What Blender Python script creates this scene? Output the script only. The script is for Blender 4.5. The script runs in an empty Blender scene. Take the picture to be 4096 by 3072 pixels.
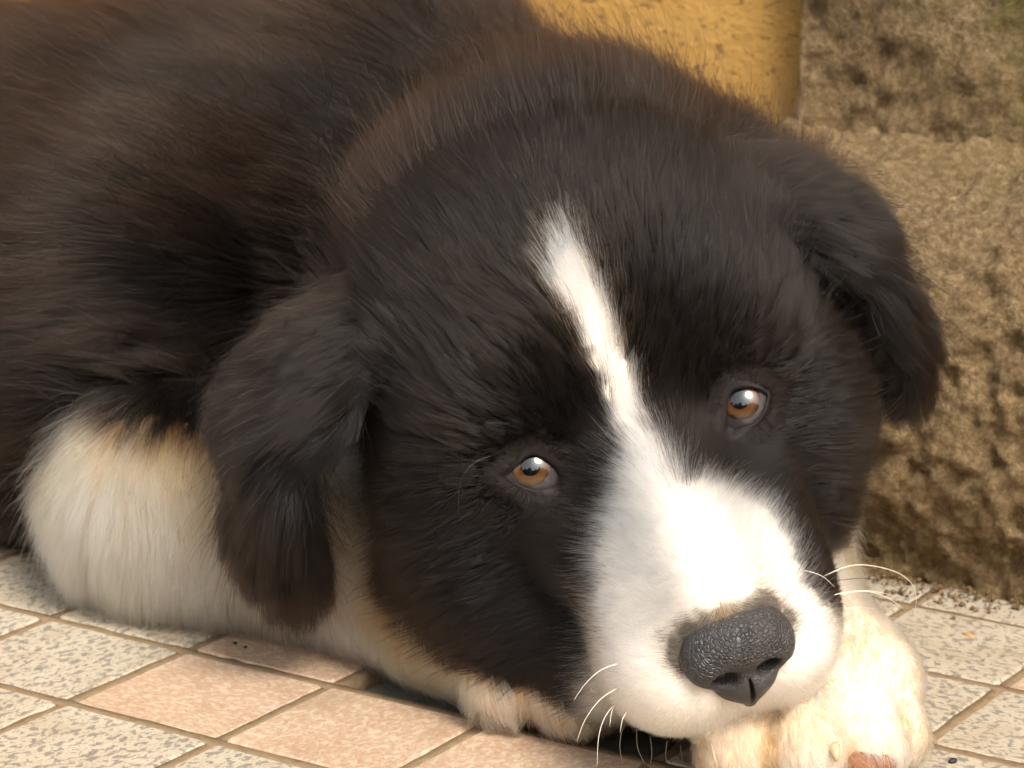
import bpy, math
import numpy as np
from mathutils import Vector, Matrix

# ------------------------------------------------------------------ scene, camera, light
sc = bpy.context.scene
col = sc.collection
rad = math.radians

CAM = np.array([0.0, 0.0, 0.26908])
PITCH, ROLL, FPX = rad(14.0904), rad(0.5907), 11639.0
_r = np.array([1.0, 0, 0]); FWD = np.array([0, math.cos(PITCH), -math.sin(PITCH)]); _u = np.cross(_r, FWD)
RIGHT = math.cos(ROLL) * _r + math.sin(ROLL) * _u
UP = -math.sin(ROLL) * _r + math.cos(ROLL) * _u

cam_data = bpy.data.cameras.new('camera')
cam_data.sensor_width = 36.0
cam_data.lens = FPX / 4096 * 36.0
cam_data.clip_start, cam_data.clip_end = 0.02, 500.0
cam_data.dof.use_dof = True
cam_data.dof.focus_distance = 0.70
cam_data.dof.aperture_fstop = 36.0
cam = bpy.data.objects.new('camera', cam_data)
col.objects.link(cam)
cam.matrix_world = Matrix(((RIGHT[0], UP[0], -FWD[0], CAM[0]), (RIGHT[1], UP[1], -FWD[1], CAM[1]),
                           (RIGHT[2], UP[2], -FWD[2], CAM[2]), (0, 0, 0, 1)))
sc.camera = cam

LIGHT = np.array([0.27, -0.60, 0.75]); LIGHT /= np.linalg.norm(LIGHT)     # towards the sun behind thin cloud
world = bpy.data.worlds.new('World'); sc.world = world; world.use_nodes = True
nt = world.node_tree; nt.nodes.clear()
sky = nt.nodes.new('ShaderNodeTexSky'); sky.sky_type = 'NISHITA'; sky.sun_disc = False
sky.sun_elevation = math.asin(LIGHT[2]); sky.sun_rotation = math.atan2(LIGHT[0], LIGHT[1])
sky.air_density, sky.dust_density, sky.ozone_density = 1.0, 4.0, 1.0
hs = nt.nodes.new('ShaderNodeHueSaturation'); hs.inputs['Saturation'].default_value = 0.22
bg = nt.nodes.new('ShaderNodeBackground'); bg.inputs['Strength'].default_value = 0.10
wo = nt.nodes.new('ShaderNodeOutputWorld')
nt.links.new(sky.outputs[0], hs.inputs['Color']); nt.links.new(hs.outputs[0], bg.inputs['Color']); nt.links.new(bg.outputs[0], wo.inputs['Surface'])

sun_d = bpy.data.lights.new('sun', 'SUN'); sun_d.energy = 1.6; sun_d.angle = rad(20); sun_d.color = (1.0, 0.92, 0.80)
sun = bpy.data.objects.new('sun', sun_d); col.objects.link(sun)
sun.rotation_euler = Vector(LIGHT).to_track_quat('Z', 'Y').to_euler()
sun.location = (1, -1, 2)

vs = sc.view_settings
vs.view_transform = 'Standard'; vs.look = 'None'; vs.gamma = 1.0; vs.use_curve_mapping = False
vs.exposure = 1.35
sc.render.engine = 'CYCLES'
cy = sc.cycles
cy.use_denoising = True
cy.use_adaptive_sampling = True; cy.adaptive_threshold = 0.035; cy.adaptive_min_samples = 20
cy.max_bounces, cy.diffuse_bounces, cy.glossy_bounces, cy.transmission_bounces = 7, 3, 3, 7
sc.cycles_curves.shape = 'RIBBONS'; sc.cycles_curves.subdivisions = 1
# ------------------------------------------------------------------ helpers
rng = np.random.default_rng(11)
def norm(v): v = np.asarray(v, float); return v / np.linalg.norm(v, axis=-1, keepdims=True)
def P(u, v, Y):                      # a point at forward distance Y in the direction of a measured bearing
    d = FWD * FPX + RIGHT * (u - 2048) + UP * (1536 - v)
    return CAM + d * (Y / d[1])
def G(u, Y, z):                      # a point at forward distance Y and height z, bearing u
    dep = Y * math.cos(PITCH) + (CAM[2] - z) * math.sin(PITCH)
    return np.array([(u - 2048) / FPX * dep, Y, z])

def mesh_obj(name, verts, faces, mat=None, parent=None, smooth=True):
    me = bpy.data.meshes.new(name)
    verts = np.asarray(verts, np.float32)
    if isinstance(faces, np.ndarray) and faces.ndim == 2:
        n, k = faces.shape
        me.vertices.add(len(verts)); me.vertices.foreach_set('co', verts.ravel())
        me.loops.add(n * k); me.loops.foreach_set('vertex_index', faces.astype(np.int32).ravel())
        me.polygons.add(n); me.polygons.foreach_set('loop_start', np.arange(0, n * k, k, dtype=np.int32))
        me.update(calc_edges=True); me.validate()
    else:
        me.from_pydata(verts.tolist(), [], [list(f) for f in faces]); me.update()
    if smooth: me.polygons.foreach_set('use_smooth', np.ones(len(me.polygons), bool))
    if mat: me.materials.append(mat)
    o = bpy.data.objects.new(name, me); col.objects.link(o)
    if parent: o.parent = parent
    return o
def empty(name, loc=(0, 0, 0)):
    o = bpy.data.objects.new(name, None); col.objects.link(o); o.location = loc; o.empty_display_size = 0.02
    return o
def tag(o, label=None, cat=None, group=None, kind=None):
    for k, v in (('label', label), ('category', cat), ('group', group), ('kind', kind)):
        if v: o[k] = v
    return o

class NT:
    def __init__(s, name):
        s.m = bpy.data.materials.new(name); s.m.use_nodes = True
        s.t = s.m.node_tree; s.t.nodes.clear()
        s.out = s.t.nodes.new('ShaderNodeOutputMaterial')
    def n(s, typ, **kw):
        x = s.t.nodes.new('ShaderNode' + typ)
        for k, v in kw.items():
            if k.startswith('_'):
                key = k[1:]; key = int(key) if key.isdigit() else key.replace('_', ' ')
                if hasattr(v, 'links') and hasattr(v, 'is_output'): s.t.links.new(v, x.inputs[key])
                else: x.inputs[key].default_value = v
            else: setattr(x, k, v)
        return x
    def l(s, a, b): s.t.links.new(a, b)
    def noise(s, vec, scale, detail=4, rough=.55, dist=0):
        return s.n('TexNoise', _Vector=vec, _Scale=scale, _Detail=detail, _Roughness=rough, _Distortion=dist).outputs['Fac']
    def ramp(s, fac, stops, interp='LINEAR'):
        r = s.n('ValToRGB', _Fac=fac); cr = r.color_ramp; cr.interpolation = interp
        while len(cr.elements) < len(stops): cr.elements.new(.5)
        for e, (p, c) in zip(cr.elements, stops):
            e.position = p; e.color = (*c, 1) if len(c) == 3 else c
        return r.outputs['Color']
    def mix(s, fac, a, b, mode='MIX'):
        x = s.n('MixRGB', blend_type=mode)
        for i, v in enumerate((fac, a, b)):
            if hasattr(v, 'is_output'): s.l(v, x.inputs[i])
            else: x.inputs[i].default_value = v if (i == 0 or len(v) == 4) else (*v, 1)
        return x.outputs[0]
    def math(s, op, a, b=0.0, clamp=False):
        x = s.n('Math', operation=op, use_clamp=clamp)
        for i, v in enumerate((a, b)):
            if hasattr(v, 'is_output'): s.l(v, x.inputs[i])
            else: x.inputs[i].default_value = v
        return x.outputs[0]
    def bsdf(s, color, rough=.6, bump=None, bstr=.3, bdist=.001, spec=.4, **kw):
        b = s.n('BsdfPrincipled'); 
        for k, v in (('Base Color', color), ('Roughness', rough), ('Specular IOR Level', spec), *[(k.replace('_', ' '), v) for k, v in kw.items()]):
            if hasattr(v, 'is_output'): s.l(v, b.inputs[k])
            else: b.inputs[k].default_value = (*v, 1) if isinstance(v, tuple) and len(v) == 3 else v
        if bump is not None:
            bp = s.n('Bump', _Strength=bstr, _Distance=bdist, _Height=bump); s.l(bp.outputs[0], b.inputs['Normal'])
        s.l(b.outputs[0], s.out.inputs['Surface'])
        return s.m

# ------------------------------------------------------------------ implicit surfaces
def surface_nets(D, origin, h):
    nx, ny, nz = D.shape
    S = D < 0
    c = [S[i:nx-1+i, j:ny-1+j, k:nz-1+k] for i in (0, 1) for j in (0, 1) for k in (0, 1)]
    cnt = sum(x.astype(np.uint8) for x in c)
    act = (cnt > 0) & (cnt < 8)
    I = np.argwhere(act)
    off = np.array([(i, j, k) for i in (0, 1) for j in (0, 1) for k in (0, 1)])
    val = np.stack([D[I[:, 0]+o[0], I[:, 1]+o[1], I[:, 2]+o[2]] for o in off], 1)
    acc = np.zeros((len(I), 3)); n = np.zeros(len(I))
    for a in range(8):
        for b in range(a+1, 8):
            if np.abs(off[a]-off[b]).sum() != 1: continue
            m = (val[:, a] < 0) != (val[:, b] < 0)
            t = np.where(m, val[:, a] / np.where(m, val[:, a]-val[:, b], 1), 0)
            acc += np.where(m[:, None], off[a] + t[:, None]*(off[b]-off[a]), 0); n += m
    V = (I + acc / n[:, None]) * h + origin
    idx = -np.ones(act.shape, np.int64); idx[I[:, 0], I[:, 1], I[:, 2]] = np.arange(len(I))
    quads = []
    for ax in range(3):
        sl0 = [slice(None)]*3; sl1 = [slice(None)]*3
        sl0[ax] = slice(0, -1); sl1[ax] = slice(1, None)
        A, B = S[tuple(sl0)], S[tuple(sl1)]
        E = np.argwhere(A != B)
        o1, o2 = [(ax+1) % 3, (ax+2) % 3]
        ok = (E[:, o1] > 0) & (E[:, o2] > 0) & (E[:, o1] < D.shape[o1]-1) & (E[:, o2] < D.shape[o2]-1)
        E = E[ok]
        def g(a, b):
            q = E.copy(); q[:, o1] -= a; q[:, o2] -= b
            return idx[q[:, 0], q[:, 1], q[:, 2]]
        Q = np.stack([g(1, 1), g(0, 1), g(0, 0), g(1, 0)], 1)
        ins = A[E[:, 0], E[:, 1], E[:, 2]]
        Q[~ins] = Q[~ins][:, ::-1]
        quads.append(Q)
    return V, np.concatenate(quads)

def d_ell(p, c, r, R):               # R rows = axes
    q = (p - c) @ R.T.astype(np.float32)
    k0 = np.sqrt(((q / r)**2).sum(-1)); k1 = np.sqrt(((q / (np.asarray(r)**2))**2).sum(-1)) + 1e-9
    return k0 * (k0 - 1) / k1
def d_cone(p, a, b, ra, rb):
    ab = b - a; t = np.clip(((p - a) @ ab.astype(np.float32)) / (ab @ ab), 0, 1)
    d = p - a - t[..., None] * ab
    return np.sqrt((d * d).sum(-1)) - (ra + t * (rb - ra))
def smin(a, b, k):
    h = np.clip(.5 + .5*(b - a)/k, 0, 1)
    return b + (a - b)*h - k*h*(1 - h)

# ------------------------------------------------------------------ the puppy's frames and skin
TI = np.array([0.84277, -0.53828, 0.0]); TJ = np.array([0.53828, 0.84277, 0.0]); ZZ = np.array([0, 0, 1.0])
BODY = np.array([TI, TJ, ZZ])
EYEM = P(2566.6, 1758.5, 0.70)
_c = norm(CAM - EYEM); _e0 = norm(RIGHT - (RIGHT @ _c)*_c); _u0 = np.cross(_c, _e0)
_rl, _th, _ps = rad(12.44), rad(33.45), rad(11.25)
_e = math.cos(_rl)*_e0 + math.sin(_rl)*_u0; _up = -math.sin(_rl)*_e0 + math.cos(_rl)*_u0
HF = norm(math.cos(_th)*(math.cos(_ps)*_c + math.sin(_ps)*_e) - math.sin(_th)*_up)
HR = norm(_e - (_e @ HF)*HF); HU = np.cross(HF, HR)
HEAD = np.array([HR, HU, HF])
def H(r, u, f): return EYEM + 0.01*(r*HR + u*HU + f*HF)
def to_head(p): return (p - EYEM) @ HEAD.T * 100

PRIMS = []                           # (group, fn, k)
def ell(g, c, r, R=None, k=.012):
    R = np.eye(3) if R is None else R; c = np.asarray(c, float); r = np.asarray(r, float)
    PRIMS.append((g, lambda p: d_ell(p, c.astype(p.dtype), r.astype(p.dtype), R), k))
def cone(g, a, b, ra, rb, k=.012):
    PRIMS.append((g, lambda p: d_cone(p, a.astype(p.dtype), b.astype(p.dtype), ra, rb), k))
TRUNK, SKULL, EARL, EARR, LEGL, LEGR, HIND = range(7)
# trunk
ell(TRUNK, (0.000, 0.872, 0.070), (.088, .060, .064), BODY, .03)
ell(TRUNK, P(1450, 560, .925), (.060, .050, .048), BODY, .03)
ell(TRUNK, (-.105, .950, .074), (.12, .076, .074), BODY, .04)
ell(TRUNK, (-.235, 1.030, .070), (.10, .080, .071), BODY, .04)
cone(TRUNK, np.array([.015, .845, .088]), H(-.3, .2, -7.5), .052, .045, .03)
ell(TRUNK, P(2930, 1230, .82), (.034, .034, .031), None, .03)
ell(TRUNK, P(560, 1350, .855), (.050, .040, .052), BODY, .03)
ell(TRUNK, P(860, 1020, .88), (.050, .036, .046), BODY, .03)
# hind quarters, out of the picture to the left
ell(HIND, (-.262, .955, .056), (.066, .036, .052), BODY, .02)
cone(HIND, np.array([-.225, .925, .030]), np.array([-.285, .955, .022]), .026, .02, .02)
cone(HIND, np.array([-.285, .955, .020]), np.array([-.225, .900, .013]), .016, .014, .012)
cone(HIND, np.array([-.31, 1.07, .05]), np.array([-.36, 1.09, .024]), .024, .018, .02)
cone(HIND, np.array([-.36, 1.09, .024]), np.array([-.385, 1.02, .018]), .018, .014, .01)
# viewer's left foreleg
ELB = G(720, .817, .033)
ell(TRUNK, G(20, .895, .036), (.060, .030, .034), BODY, .03)
cone(LEGL, P(930, 1500, .85), ELB, .034, .029, .02)
ell(LEGL, G(800, .802, .034), (.034, .026, .030), BODY, .02)
w1, w2, w3 = G(1300, .788, .022), G(1850, .745, .018), G(2120, .723, .016)
cone(LEGL, ELB, w1, .029, .021, .02); cone(LEGL, w1, w2, .021, .0165, .01); cone(LEGL, w2, w3, .0165, .0155, .01)
cone(LEGL, w3, G(2060, .7105, .0105), .011, .0098, .002)
cone(LEGL, w3, G(2310, .7030, .0110), .011, .0098, .002)
# viewer's right foreleg
x0, x1, x2 = G(3000, .80, .045), G(3120, .735, .029), G(3340, .704, .021)
cone(LEGR, x0, x1, .026, .0165, .02); cone(LEGR, x1, x2, .0165, .0150, .01)
ell(LEGR, G(3400, .694, .0185), (.0185, .016, .0150), None, .006)
TOES = [(3612, .6775, .0100, .0072, 3530, .692, .017), (3490, .6665, .0115, .0092, 3440, .686, .019), (3235, .6600, .0130, .0100, 3300, .682, .019), (2965, .6620, .0115, .0098, 3130, .685, .018)]
for u_, Y_, z_, r_, ku, kY, kz in TOES:
    cone(LEGR, G(ku, kY, kz), G(u_, Y_, z_), .0082, r_, .0022)
# head
ell(SKULL, H(0, .6, -5.0), (.052, .042, .054), HEAD, .02)
for s in (-1, 1):
    ell(SKULL, H(s*2.2, 1.1, -1.9), (.022, .017, .020), HEAD, .012)
    ell(SKULL, H(s*3.7, -2.2, -3.0), (.024, .028, .030), HEAD, .02)
    ell(SKULL, H(s*1.20, -3.25, 4.6), (.0172, .0160, .0205), HEAD, .008)
    cone(SKULL, H(s*2.5, -1.1, -1.0), H(s*1.35, -2.3, 3.2), .014, .012, .01)
ell(SKULL, H(-3.3, -4.2, -1.7), (.024, .024, .031), HEAD, .015)
ell(SKULL, H(2.2, -3.0, 2.7), (.0105, .018, .022), HEAD, .008)
ell(SKULL, H(-2.0, -4.8, .8), (.017, .016, .027), HEAD, .012)
ell(SKULL, H(2.9, -3.6, -2.0), (.020, .020, .028), HEAD, .015)
cone(SKULL, H(0, -.15, -.5), H(0, -1.25, 5.4), .0150, .0105, .012)
cone(SKULL, H(0, -2.2, -.5), H(0, -2.6, 4.6), .022, .0155, .012)
cone(SKULL, H(0, -4.0, -2.5), H(0, -4.35, 3.9), .022, .0085, .012)
# ears: base, fold, flap
def chain(g, pts, wid, thick, side, k=.01):
    for a, b, w in zip(pts[:-1], pts[1:], wid):
        ax = norm(b - a); sd = norm(side - (side @ ax)*ax); nn = np.cross(ax, sd)
        ell(g, (a + b)/2, (np.linalg.norm(b - a)*.72, w, thick), np.array([ax, sd, nn]), k)
EL = [H(-4.0, 1.9, -6.5), H(-6.4, 1.4, -6.3), H(-8.5, .2, -5.8), H(-9.3, -2.4, -5.5), H(-9.3, -4.3, -5.4)]
chain(EARL, EL, (.022, .027, .024, .018), .0065, HF)
ER = [H(4.0, 2.3, -6.8), H(6.0, 1.6, -6.6), H(7.5, .2, -6.3), H(8.2, -2.5, -6.1), H(8.3, -4.5, -6.0)]
chain(EARR, ER, (.022, .026, .023, .017), .0065, HF)

EYE_R = .0088
_vx, _vy = _e0, _u0                  # axes of the eye openings
EYES = [P(2131, 1883, .6975), P(2969, 1624, .7040)]
GAZE = [norm(_c + .16*_vy - .03*_vx), norm(_c + .20*_vy - .10*_vx)]
_k = .241*6.23e-5                    # eyelid openings, metres from the eye's centre
LIDS = [np.array([(1500,960),(1380,1000),(1250,1035),(1000,1085),(800,1020),(620,920),(530,830),(700,680),(850,545),(1000,500),(1150,565),(1300,670),(1400,800)], float),
        np.array([(447,980),(450,1100),(475,1270),(560,1310),(700,1275),(850,1225),(970,1140),(1050,1000),(1090,850),(1110,745),(1000,685),(850,640),(700,640),(560,680),(480,780)], float)]
LIDS = [(LIDS[0] - (960, 760))*(_k, -_k), (LIDS[1] - (700, 930))*(_k, -_k)]
def sdf(p, groups=False):
    p = np.asarray(p); d = None; gd = np.full((7,) + p.shape[:-1], 9., p.dtype)
    for g, fn, k in PRIMS:
        v = fn(p)
        if groups: gd[g] = np.minimum(gd[g], v)
        d = v if d is None else smin(d, v, k)
    for e in EYES:                   # eye sockets
        v = np.sqrt(((p - e.astype(p.dtype))**2).sum(-1)) - EYE_R*1.0
        v = np.minimum(v, d_cone(p, (e + _c*.004).astype(p.dtype), (e + _c*.02).astype(p.dtype), EYE_R*.86, EYE_R*1.1))
        d = -smin(-d, v, .002)
    d = np.maximum(d, .0015 - p[..., 2])
    return (d, gd) if groups else d
def grad(f, p, h=4e-4):
    g = np.stack([f(p + h*e) - f(p - h*e) for e in np.eye(3)], -1) / (2*h)
    return g
def hash3(i, j, k, s=0):
    h = (i.astype(np.int64)*374761393 + j.astype(np.int64)*668265263 + k.astype(np.int64)*2147483647 + s*974711) & 0xFFFFFFFF
    h = ((h ^ (h >> 13))*1274126177) & 0xFFFFFFFF
    h = ((h ^ (h >> 16))*2246822519) & 0xFFFFFFFF
    return ((h ^ (h >> 15)) & 0xFFFFFF) / float(0xFFFFFF)
def vnoise(p, s=0):
    f = np.floor(p).astype(np.int64); t = p - f; t = t*t*(3 - 2*t); r = 0
    for a in (0, 1):
        for b in (0, 1):
            for c in (0, 1):
                w = (t[..., 0] if a else 1-t[..., 0])*(t[..., 1] if b else 1-t[..., 1])*(t[..., 2] if c else 1-t[..., 2])
                r = r + w*hash3(f[..., 0]+a, f[..., 1]+b, f[..., 2]+c, s)
    return r*2 - 1
def fbm(p, oct=4, s=0, gain=.5):
    r, a = 0, 1.0
    for o in range(oct):
        r = r + a*vnoise(p*2**o + 7.3*o, s + o); a *= gain
    return r
def ts(t, s, z): return t*TI + s*TJ + z*ZZ if np.isscalar(t) else t[..., None]*TI + s[..., None]*TJ + z[..., None]*ZZ

# ------------------------------------------------------------------ materials of the setting
def speckle(name, base, tint, fleck, dirt):
    m = NT(name); oc = m.n('TexCoord').outputs['Object']
    rn = m.n('ObjectInfo').outputs['Random']
    v = m.n('VectorMath', operation='ADD', _0=oc)
    cb = m.n('CombineXYZ', _X=m.math('MULTIPLY', rn, 37.0), _Y=m.math('MULTIPLY', rn, 91.0)); m.l(cb.outputs[0], v.inputs[1]); v = v.outputs[0]
    st = m.n('Mapping', _Vector=v); st.inputs['Rotation'].default_value = (0, 0, .75); st.inputs['Scale'].default_value = (.8, 1.25, 1); st = st.outputs[0]
    a = m.noise(st, 700, 3, .6, .3); b = m.noise(st, 430, 2, .5, .5); g = m.noise(v, 60, 3)
    c = m.ramp(a, [(.40, tint), (.56, base)])
    k1 = m.ramp(b, [(.535, (0, 0, 0)), (.575, (1, 1, 1))]); k2 = m.ramp(a, [(.54, (0, 0, 0)), (.60, (1, 1, 1))])
    c = m.mix(m.math('MULTIPLY', k1, .85), c, fleck); c = m.mix(m.math('MULTIPLY', k2, .55), c, tuple(x*.8 for x in fleck))
    wob = m.noise(v, 38, 4, .6, .6)
    c = m.mix(m.math('MULTIPLY', m.ramp(wob, [(.50, (0, 0, 0)), (.72, (1, 1, 1))]), .55), c, dirt)
    c = m.mix(.10, c, m.ramp(g, [(.3, (.3, .25, .18)), (.7, (.8, .75, .65))]))
    return m.bsdf(c, m.ramp(g, [(.2, (.42,)*3), (.8, (.62,)*3)]), m.noise(v, 900, 2), .25, .0003, .35)
M_GREY = speckle('grey_speckled_tile', (.50, .425, .315), (.42, .355, .265), (.155, .135, .115), (.30, .225, .13))
M_PINK = speckle('pink_speckled_tile', (.465, .305, .198), (.385, .228, .14), (.54, .42, .295), (.26, .15, .07))
m = NT('grout'); oc = m.n('TexCoord').outputs['Object']
M_GROUT = m.bsdf(m.ramp(m.noise(oc, 260, 5, .7), [(.25, (.19, .13, .075)), (.75, (.31, .22, .13))]), .9, m.noise(oc, 1100, 3, .7), .7, .0006, .1)
m = NT('cement_bed'); oc = m.n('TexCoord').outputs['Object']
M_BED = m.bsdf(m.ramp(m.noise(oc, 120, 5, .65), [(.3, (.13, .125, .10)), (.7, (.21, .20, .165))]), .85, m.noise(oc, 700, 3), .5, .0006, .2)
m = NT('ochre_plaster'); oc = m.n('TexCoord').outputs['Object']
mp = m.n('Mapping', _Vector=oc); mp.inputs['Scale'].default_value = (1, 1, 1.8); mp = mp.outputs[0]
c = m.ramp(m.noise(oc, 22, 5, .6), [(.3, (.49, .265, .066)), (.7, (.60, .34, .098))])
c = m.mix(m.ramp(m.noise(mp, 170, 4, .65, .3), [(.57, (0, 0, 0)), (.66, (.8,)*3)]), c, (.17, .095, .04))
c = m.mix(m.ramp(m.noise(mp, 75, 5, .7, .8), [(.58, (0, 0, 0)), (.70, (.6,)*3)]), c, (.28, .15, .05))
M_WALL = m.bsdf(c, .8, m.noise(oc, 240, 5, .65), .5, .002, .2)
def stone_mat(name, lo, hi, moss):
    m = NT(name); oc = m.n('TexCoord').outputs['Object']; geo = m.n('NewGeometry')
    big = m.noise(oc, 16, 5, .6); fine = m.noise(oc, 420, 6, .78, .3); mid = m.noise(oc, 95, 5, .65, .4)
    c = m.ramp(fine, [(.30, tuple(x*.55 for x in lo)), (.45, lo), (.62, hi), (.75, tuple(min(1, x*1.35) for x in hi))])
    c = m.mix(m.ramp(big, [(.35, (0, 0, 0)), (.65, (.55,)*3)]), c, m.mix(.35, c, (.34, .20, .075)))
    c = m.mix(m.ramp(mid, [(.62, (0, 0, 0)), (.74, (.35,)*3)]), c, (.10, .07, .035))
    at = m.n('Attribute', attribute_name='moss').outputs['Fac']
    c = m.mix(m.math('MULTIPLY', at, m.ramp(mid, [(.40, (0, 0, 0)), (.60, (1, 1, 1))]), True), c, moss)
    h = m.math('ADD', m.math('MULTIPLY', fine, .55), mid)
    return m.bsdf(c, .92, h, 1.0, .0045, .15)
M_STONE = stone_mat('weathered_granite', (.195, .132, .067), (.365, .258, .144), (.105, .105, .022))
m = NT('soil_crumbs'); oc = m.n('TexCoord').outputs['Object']
M_SOIL = m.bsdf(m.ramp(m.noise(oc, 400, 3), [(.3, (.07, .045, .022)), (.7, (.24, .16, .085))]), .95, spec=.1)
def plain(name, colr, rough=.6, spec=.3, var=.25, scale=300):
    m = NT(name); oc = m.n('TexCoord').outputs['Object']
    n = m.noise(oc, scale, 4, .6)
    return m.bsdf(m.ramp(n, [(.3, tuple(x*(1-var) for x in colr)), (.7, tuple(min(1, x*(1+var)) for x in colr))]), rough, n, .3, .0003, spec)

# ------------------------------------------------------------------ floor of small mosaic tiles
TS, JW = .05, .0032
def tile_ts(i, j): return (i - 10.74815)*TS, (-j + 11.93354)*TS
S_WALL = .846
base = mesh_obj('floor', [(-15, -15, -.0052), (15, -15, -.0052), (15, 15, -.0052), (-15, 15, -.0052)], [(0, 1, 2, 3)], M_BED, smooth=False)
tag(base, kind='structure')
def tile_mesh(name, mat, seed):
    r = np.random.default_rng(seed); h = (TS - JW)/2; n = 10; pts = []
    cr = .0009
    for a, (sx, sy) in enumerate(((1, 0), (0, 1), (-1, 0), (0, -1))):
        tx, ty = -sy, sx
        for q in range(n):
            t = -h + cr + (2*h - 2*cr)*q/(n-1)
            o = h + r.normal()*.00007
            pts.append((sx*o + tx*t, sy*o + ty*t))
    pts = np.array(pts); L = len(pts)
    inn = pts*(1 - .0006/h)
    V = [(*p, -.0045) for p in pts] + [(*p, -.0006) for p in pts] + [(*p, 0.) for p in inn]
    F = []
    for a in range(L):
        b = (a+1) % L
        F += [(a, b, L+b, L+a), (L+a, L+b, 2*L+b, 2*L+a)]
    F.append(tuple(range(2*L, 3*L)))
    me = bpy.data.meshes.new(name); me.from_pydata(V, [], F); me.update(); me.materials.append(mat)
    return me
TM = {0: [tile_mesh('floor_tile', M_GREY, s) for s in range(4)], 1: [tile_mesh('floor_tile', M_PINK, s+9) for s in range(3)]}
PINK = {(1, 0), (2, 0), (3, 0), (1, -1), (5, -3), (6, -3), (6, 1), (-3, -2), (-2, -4), (8, -1)}
MISSING = {(2, -1), (3, -1)}
I0, I1, J0, J1 = -14, 11, -5, 5
rot = Matrix(((TI[0], TJ[0], 0, 0), (TI[1], TJ[1], 0, 0), (0, 0, 1, 0), (0, 0, 0, 1)))
for i in range(I0, I1):
    for j in range(J0, J1):
        if (i, j) in MISSING: continue
        t, s = tile_ts(i + .5, j + .5)
        o = bpy.data.objects.new('floor_tile', TM[(i, j) in PINK][int(rng.integers(0, 3))]); col.objects.link(o)
        o.parent = base
        q = Matrix.Rotation(rad(90*int(rng.integers(0, 4))) + rng.normal()*.004, 4, 'Z') @ Matrix.Rotation(rng.normal()*.0035, 4, 'X')
        p = ts(t, s, rng.normal()*.00015)
        o.matrix_world = Matrix.Translation(Vector(p)) @ rot @ q
V, F = [], []
def strip(t0, t1, s0, s1, ztop):
    n = max(2, int(max(t1-t0, s1-s0)/.004)); b = len(V); along_t = (t1-t0) > (s1-s0)
    for q in range(n+1):
        w = q/n; jit = rng.normal()*.00025; zz = ztop + rng.normal()*.00006
        if along_t: tt = t0 + (t1-t0)*w; V.extend([ts(tt, s0, -.0049), ts(tt, s0, zz), ts(tt, (s0+s1)/2, zz - .0003), ts(tt, s1, zz), ts(tt, s1, -.0049)])
        else: tt = s0 + (s1-s0)*w; V.extend([ts(t0, tt, -.0049), ts(t0, tt, zz), ts((t0+t1)/2, tt, zz - .0003), ts(t1, tt, zz), ts(t1, tt, -.0049)])
        if q:
            for k in range(4):
                a = b + 5*(q-1) + k
                F.append((a, a+1, a+6, a+5) if not along_t else (a, a+5, a+6, a+1))
g = JW/2 + .0004
for j in range(J0, J1+1):
    a, s = tile_ts(I0, j); e, _ = tile_ts(I1, j)
    strip(a, e, s - g, s + g, -.00035)
for i in range(I0, I1+1):
    for j in range(J0, J1):
        if (i, j) == (3, -1): continue
        t, s = tile_ts(i, j); _, s2 = tile_ts(i, j+1)
        strip(t - g, t + g, s2 + g - .0003, s - g + .0003, -.0005)
tag(mesh_obj('grout', V, F, M_GROUT, base), kind='stuff')

# ------------------------------------------------------------------ ochre wall
def box_ts(t0, t1, s0, s1, z0, z1):
    V = [ts(t, s, z) for z in (z0, z1) for (t, s) in ((t0, s0), (t1, s0), (t1, s1), (t0, s1))]
    return V, [(3, 2, 1, 0), (4, 5, 6, 7), (0, 1, 5, 4), (1, 2, 6, 5), (2, 3, 7, 6), (3, 0, 4, 7)]
T_STONE = -.4256
V, F = box_ts(-3.4, 3.0, S_WALL, S_WALL + .22, -.003, 2.4)
tag(mesh_obj('plaster_wall', V, F, M_WALL, smooth=False), 'ochre yellow plaster wall with dark stains behind the puppy', 'wall')

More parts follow.
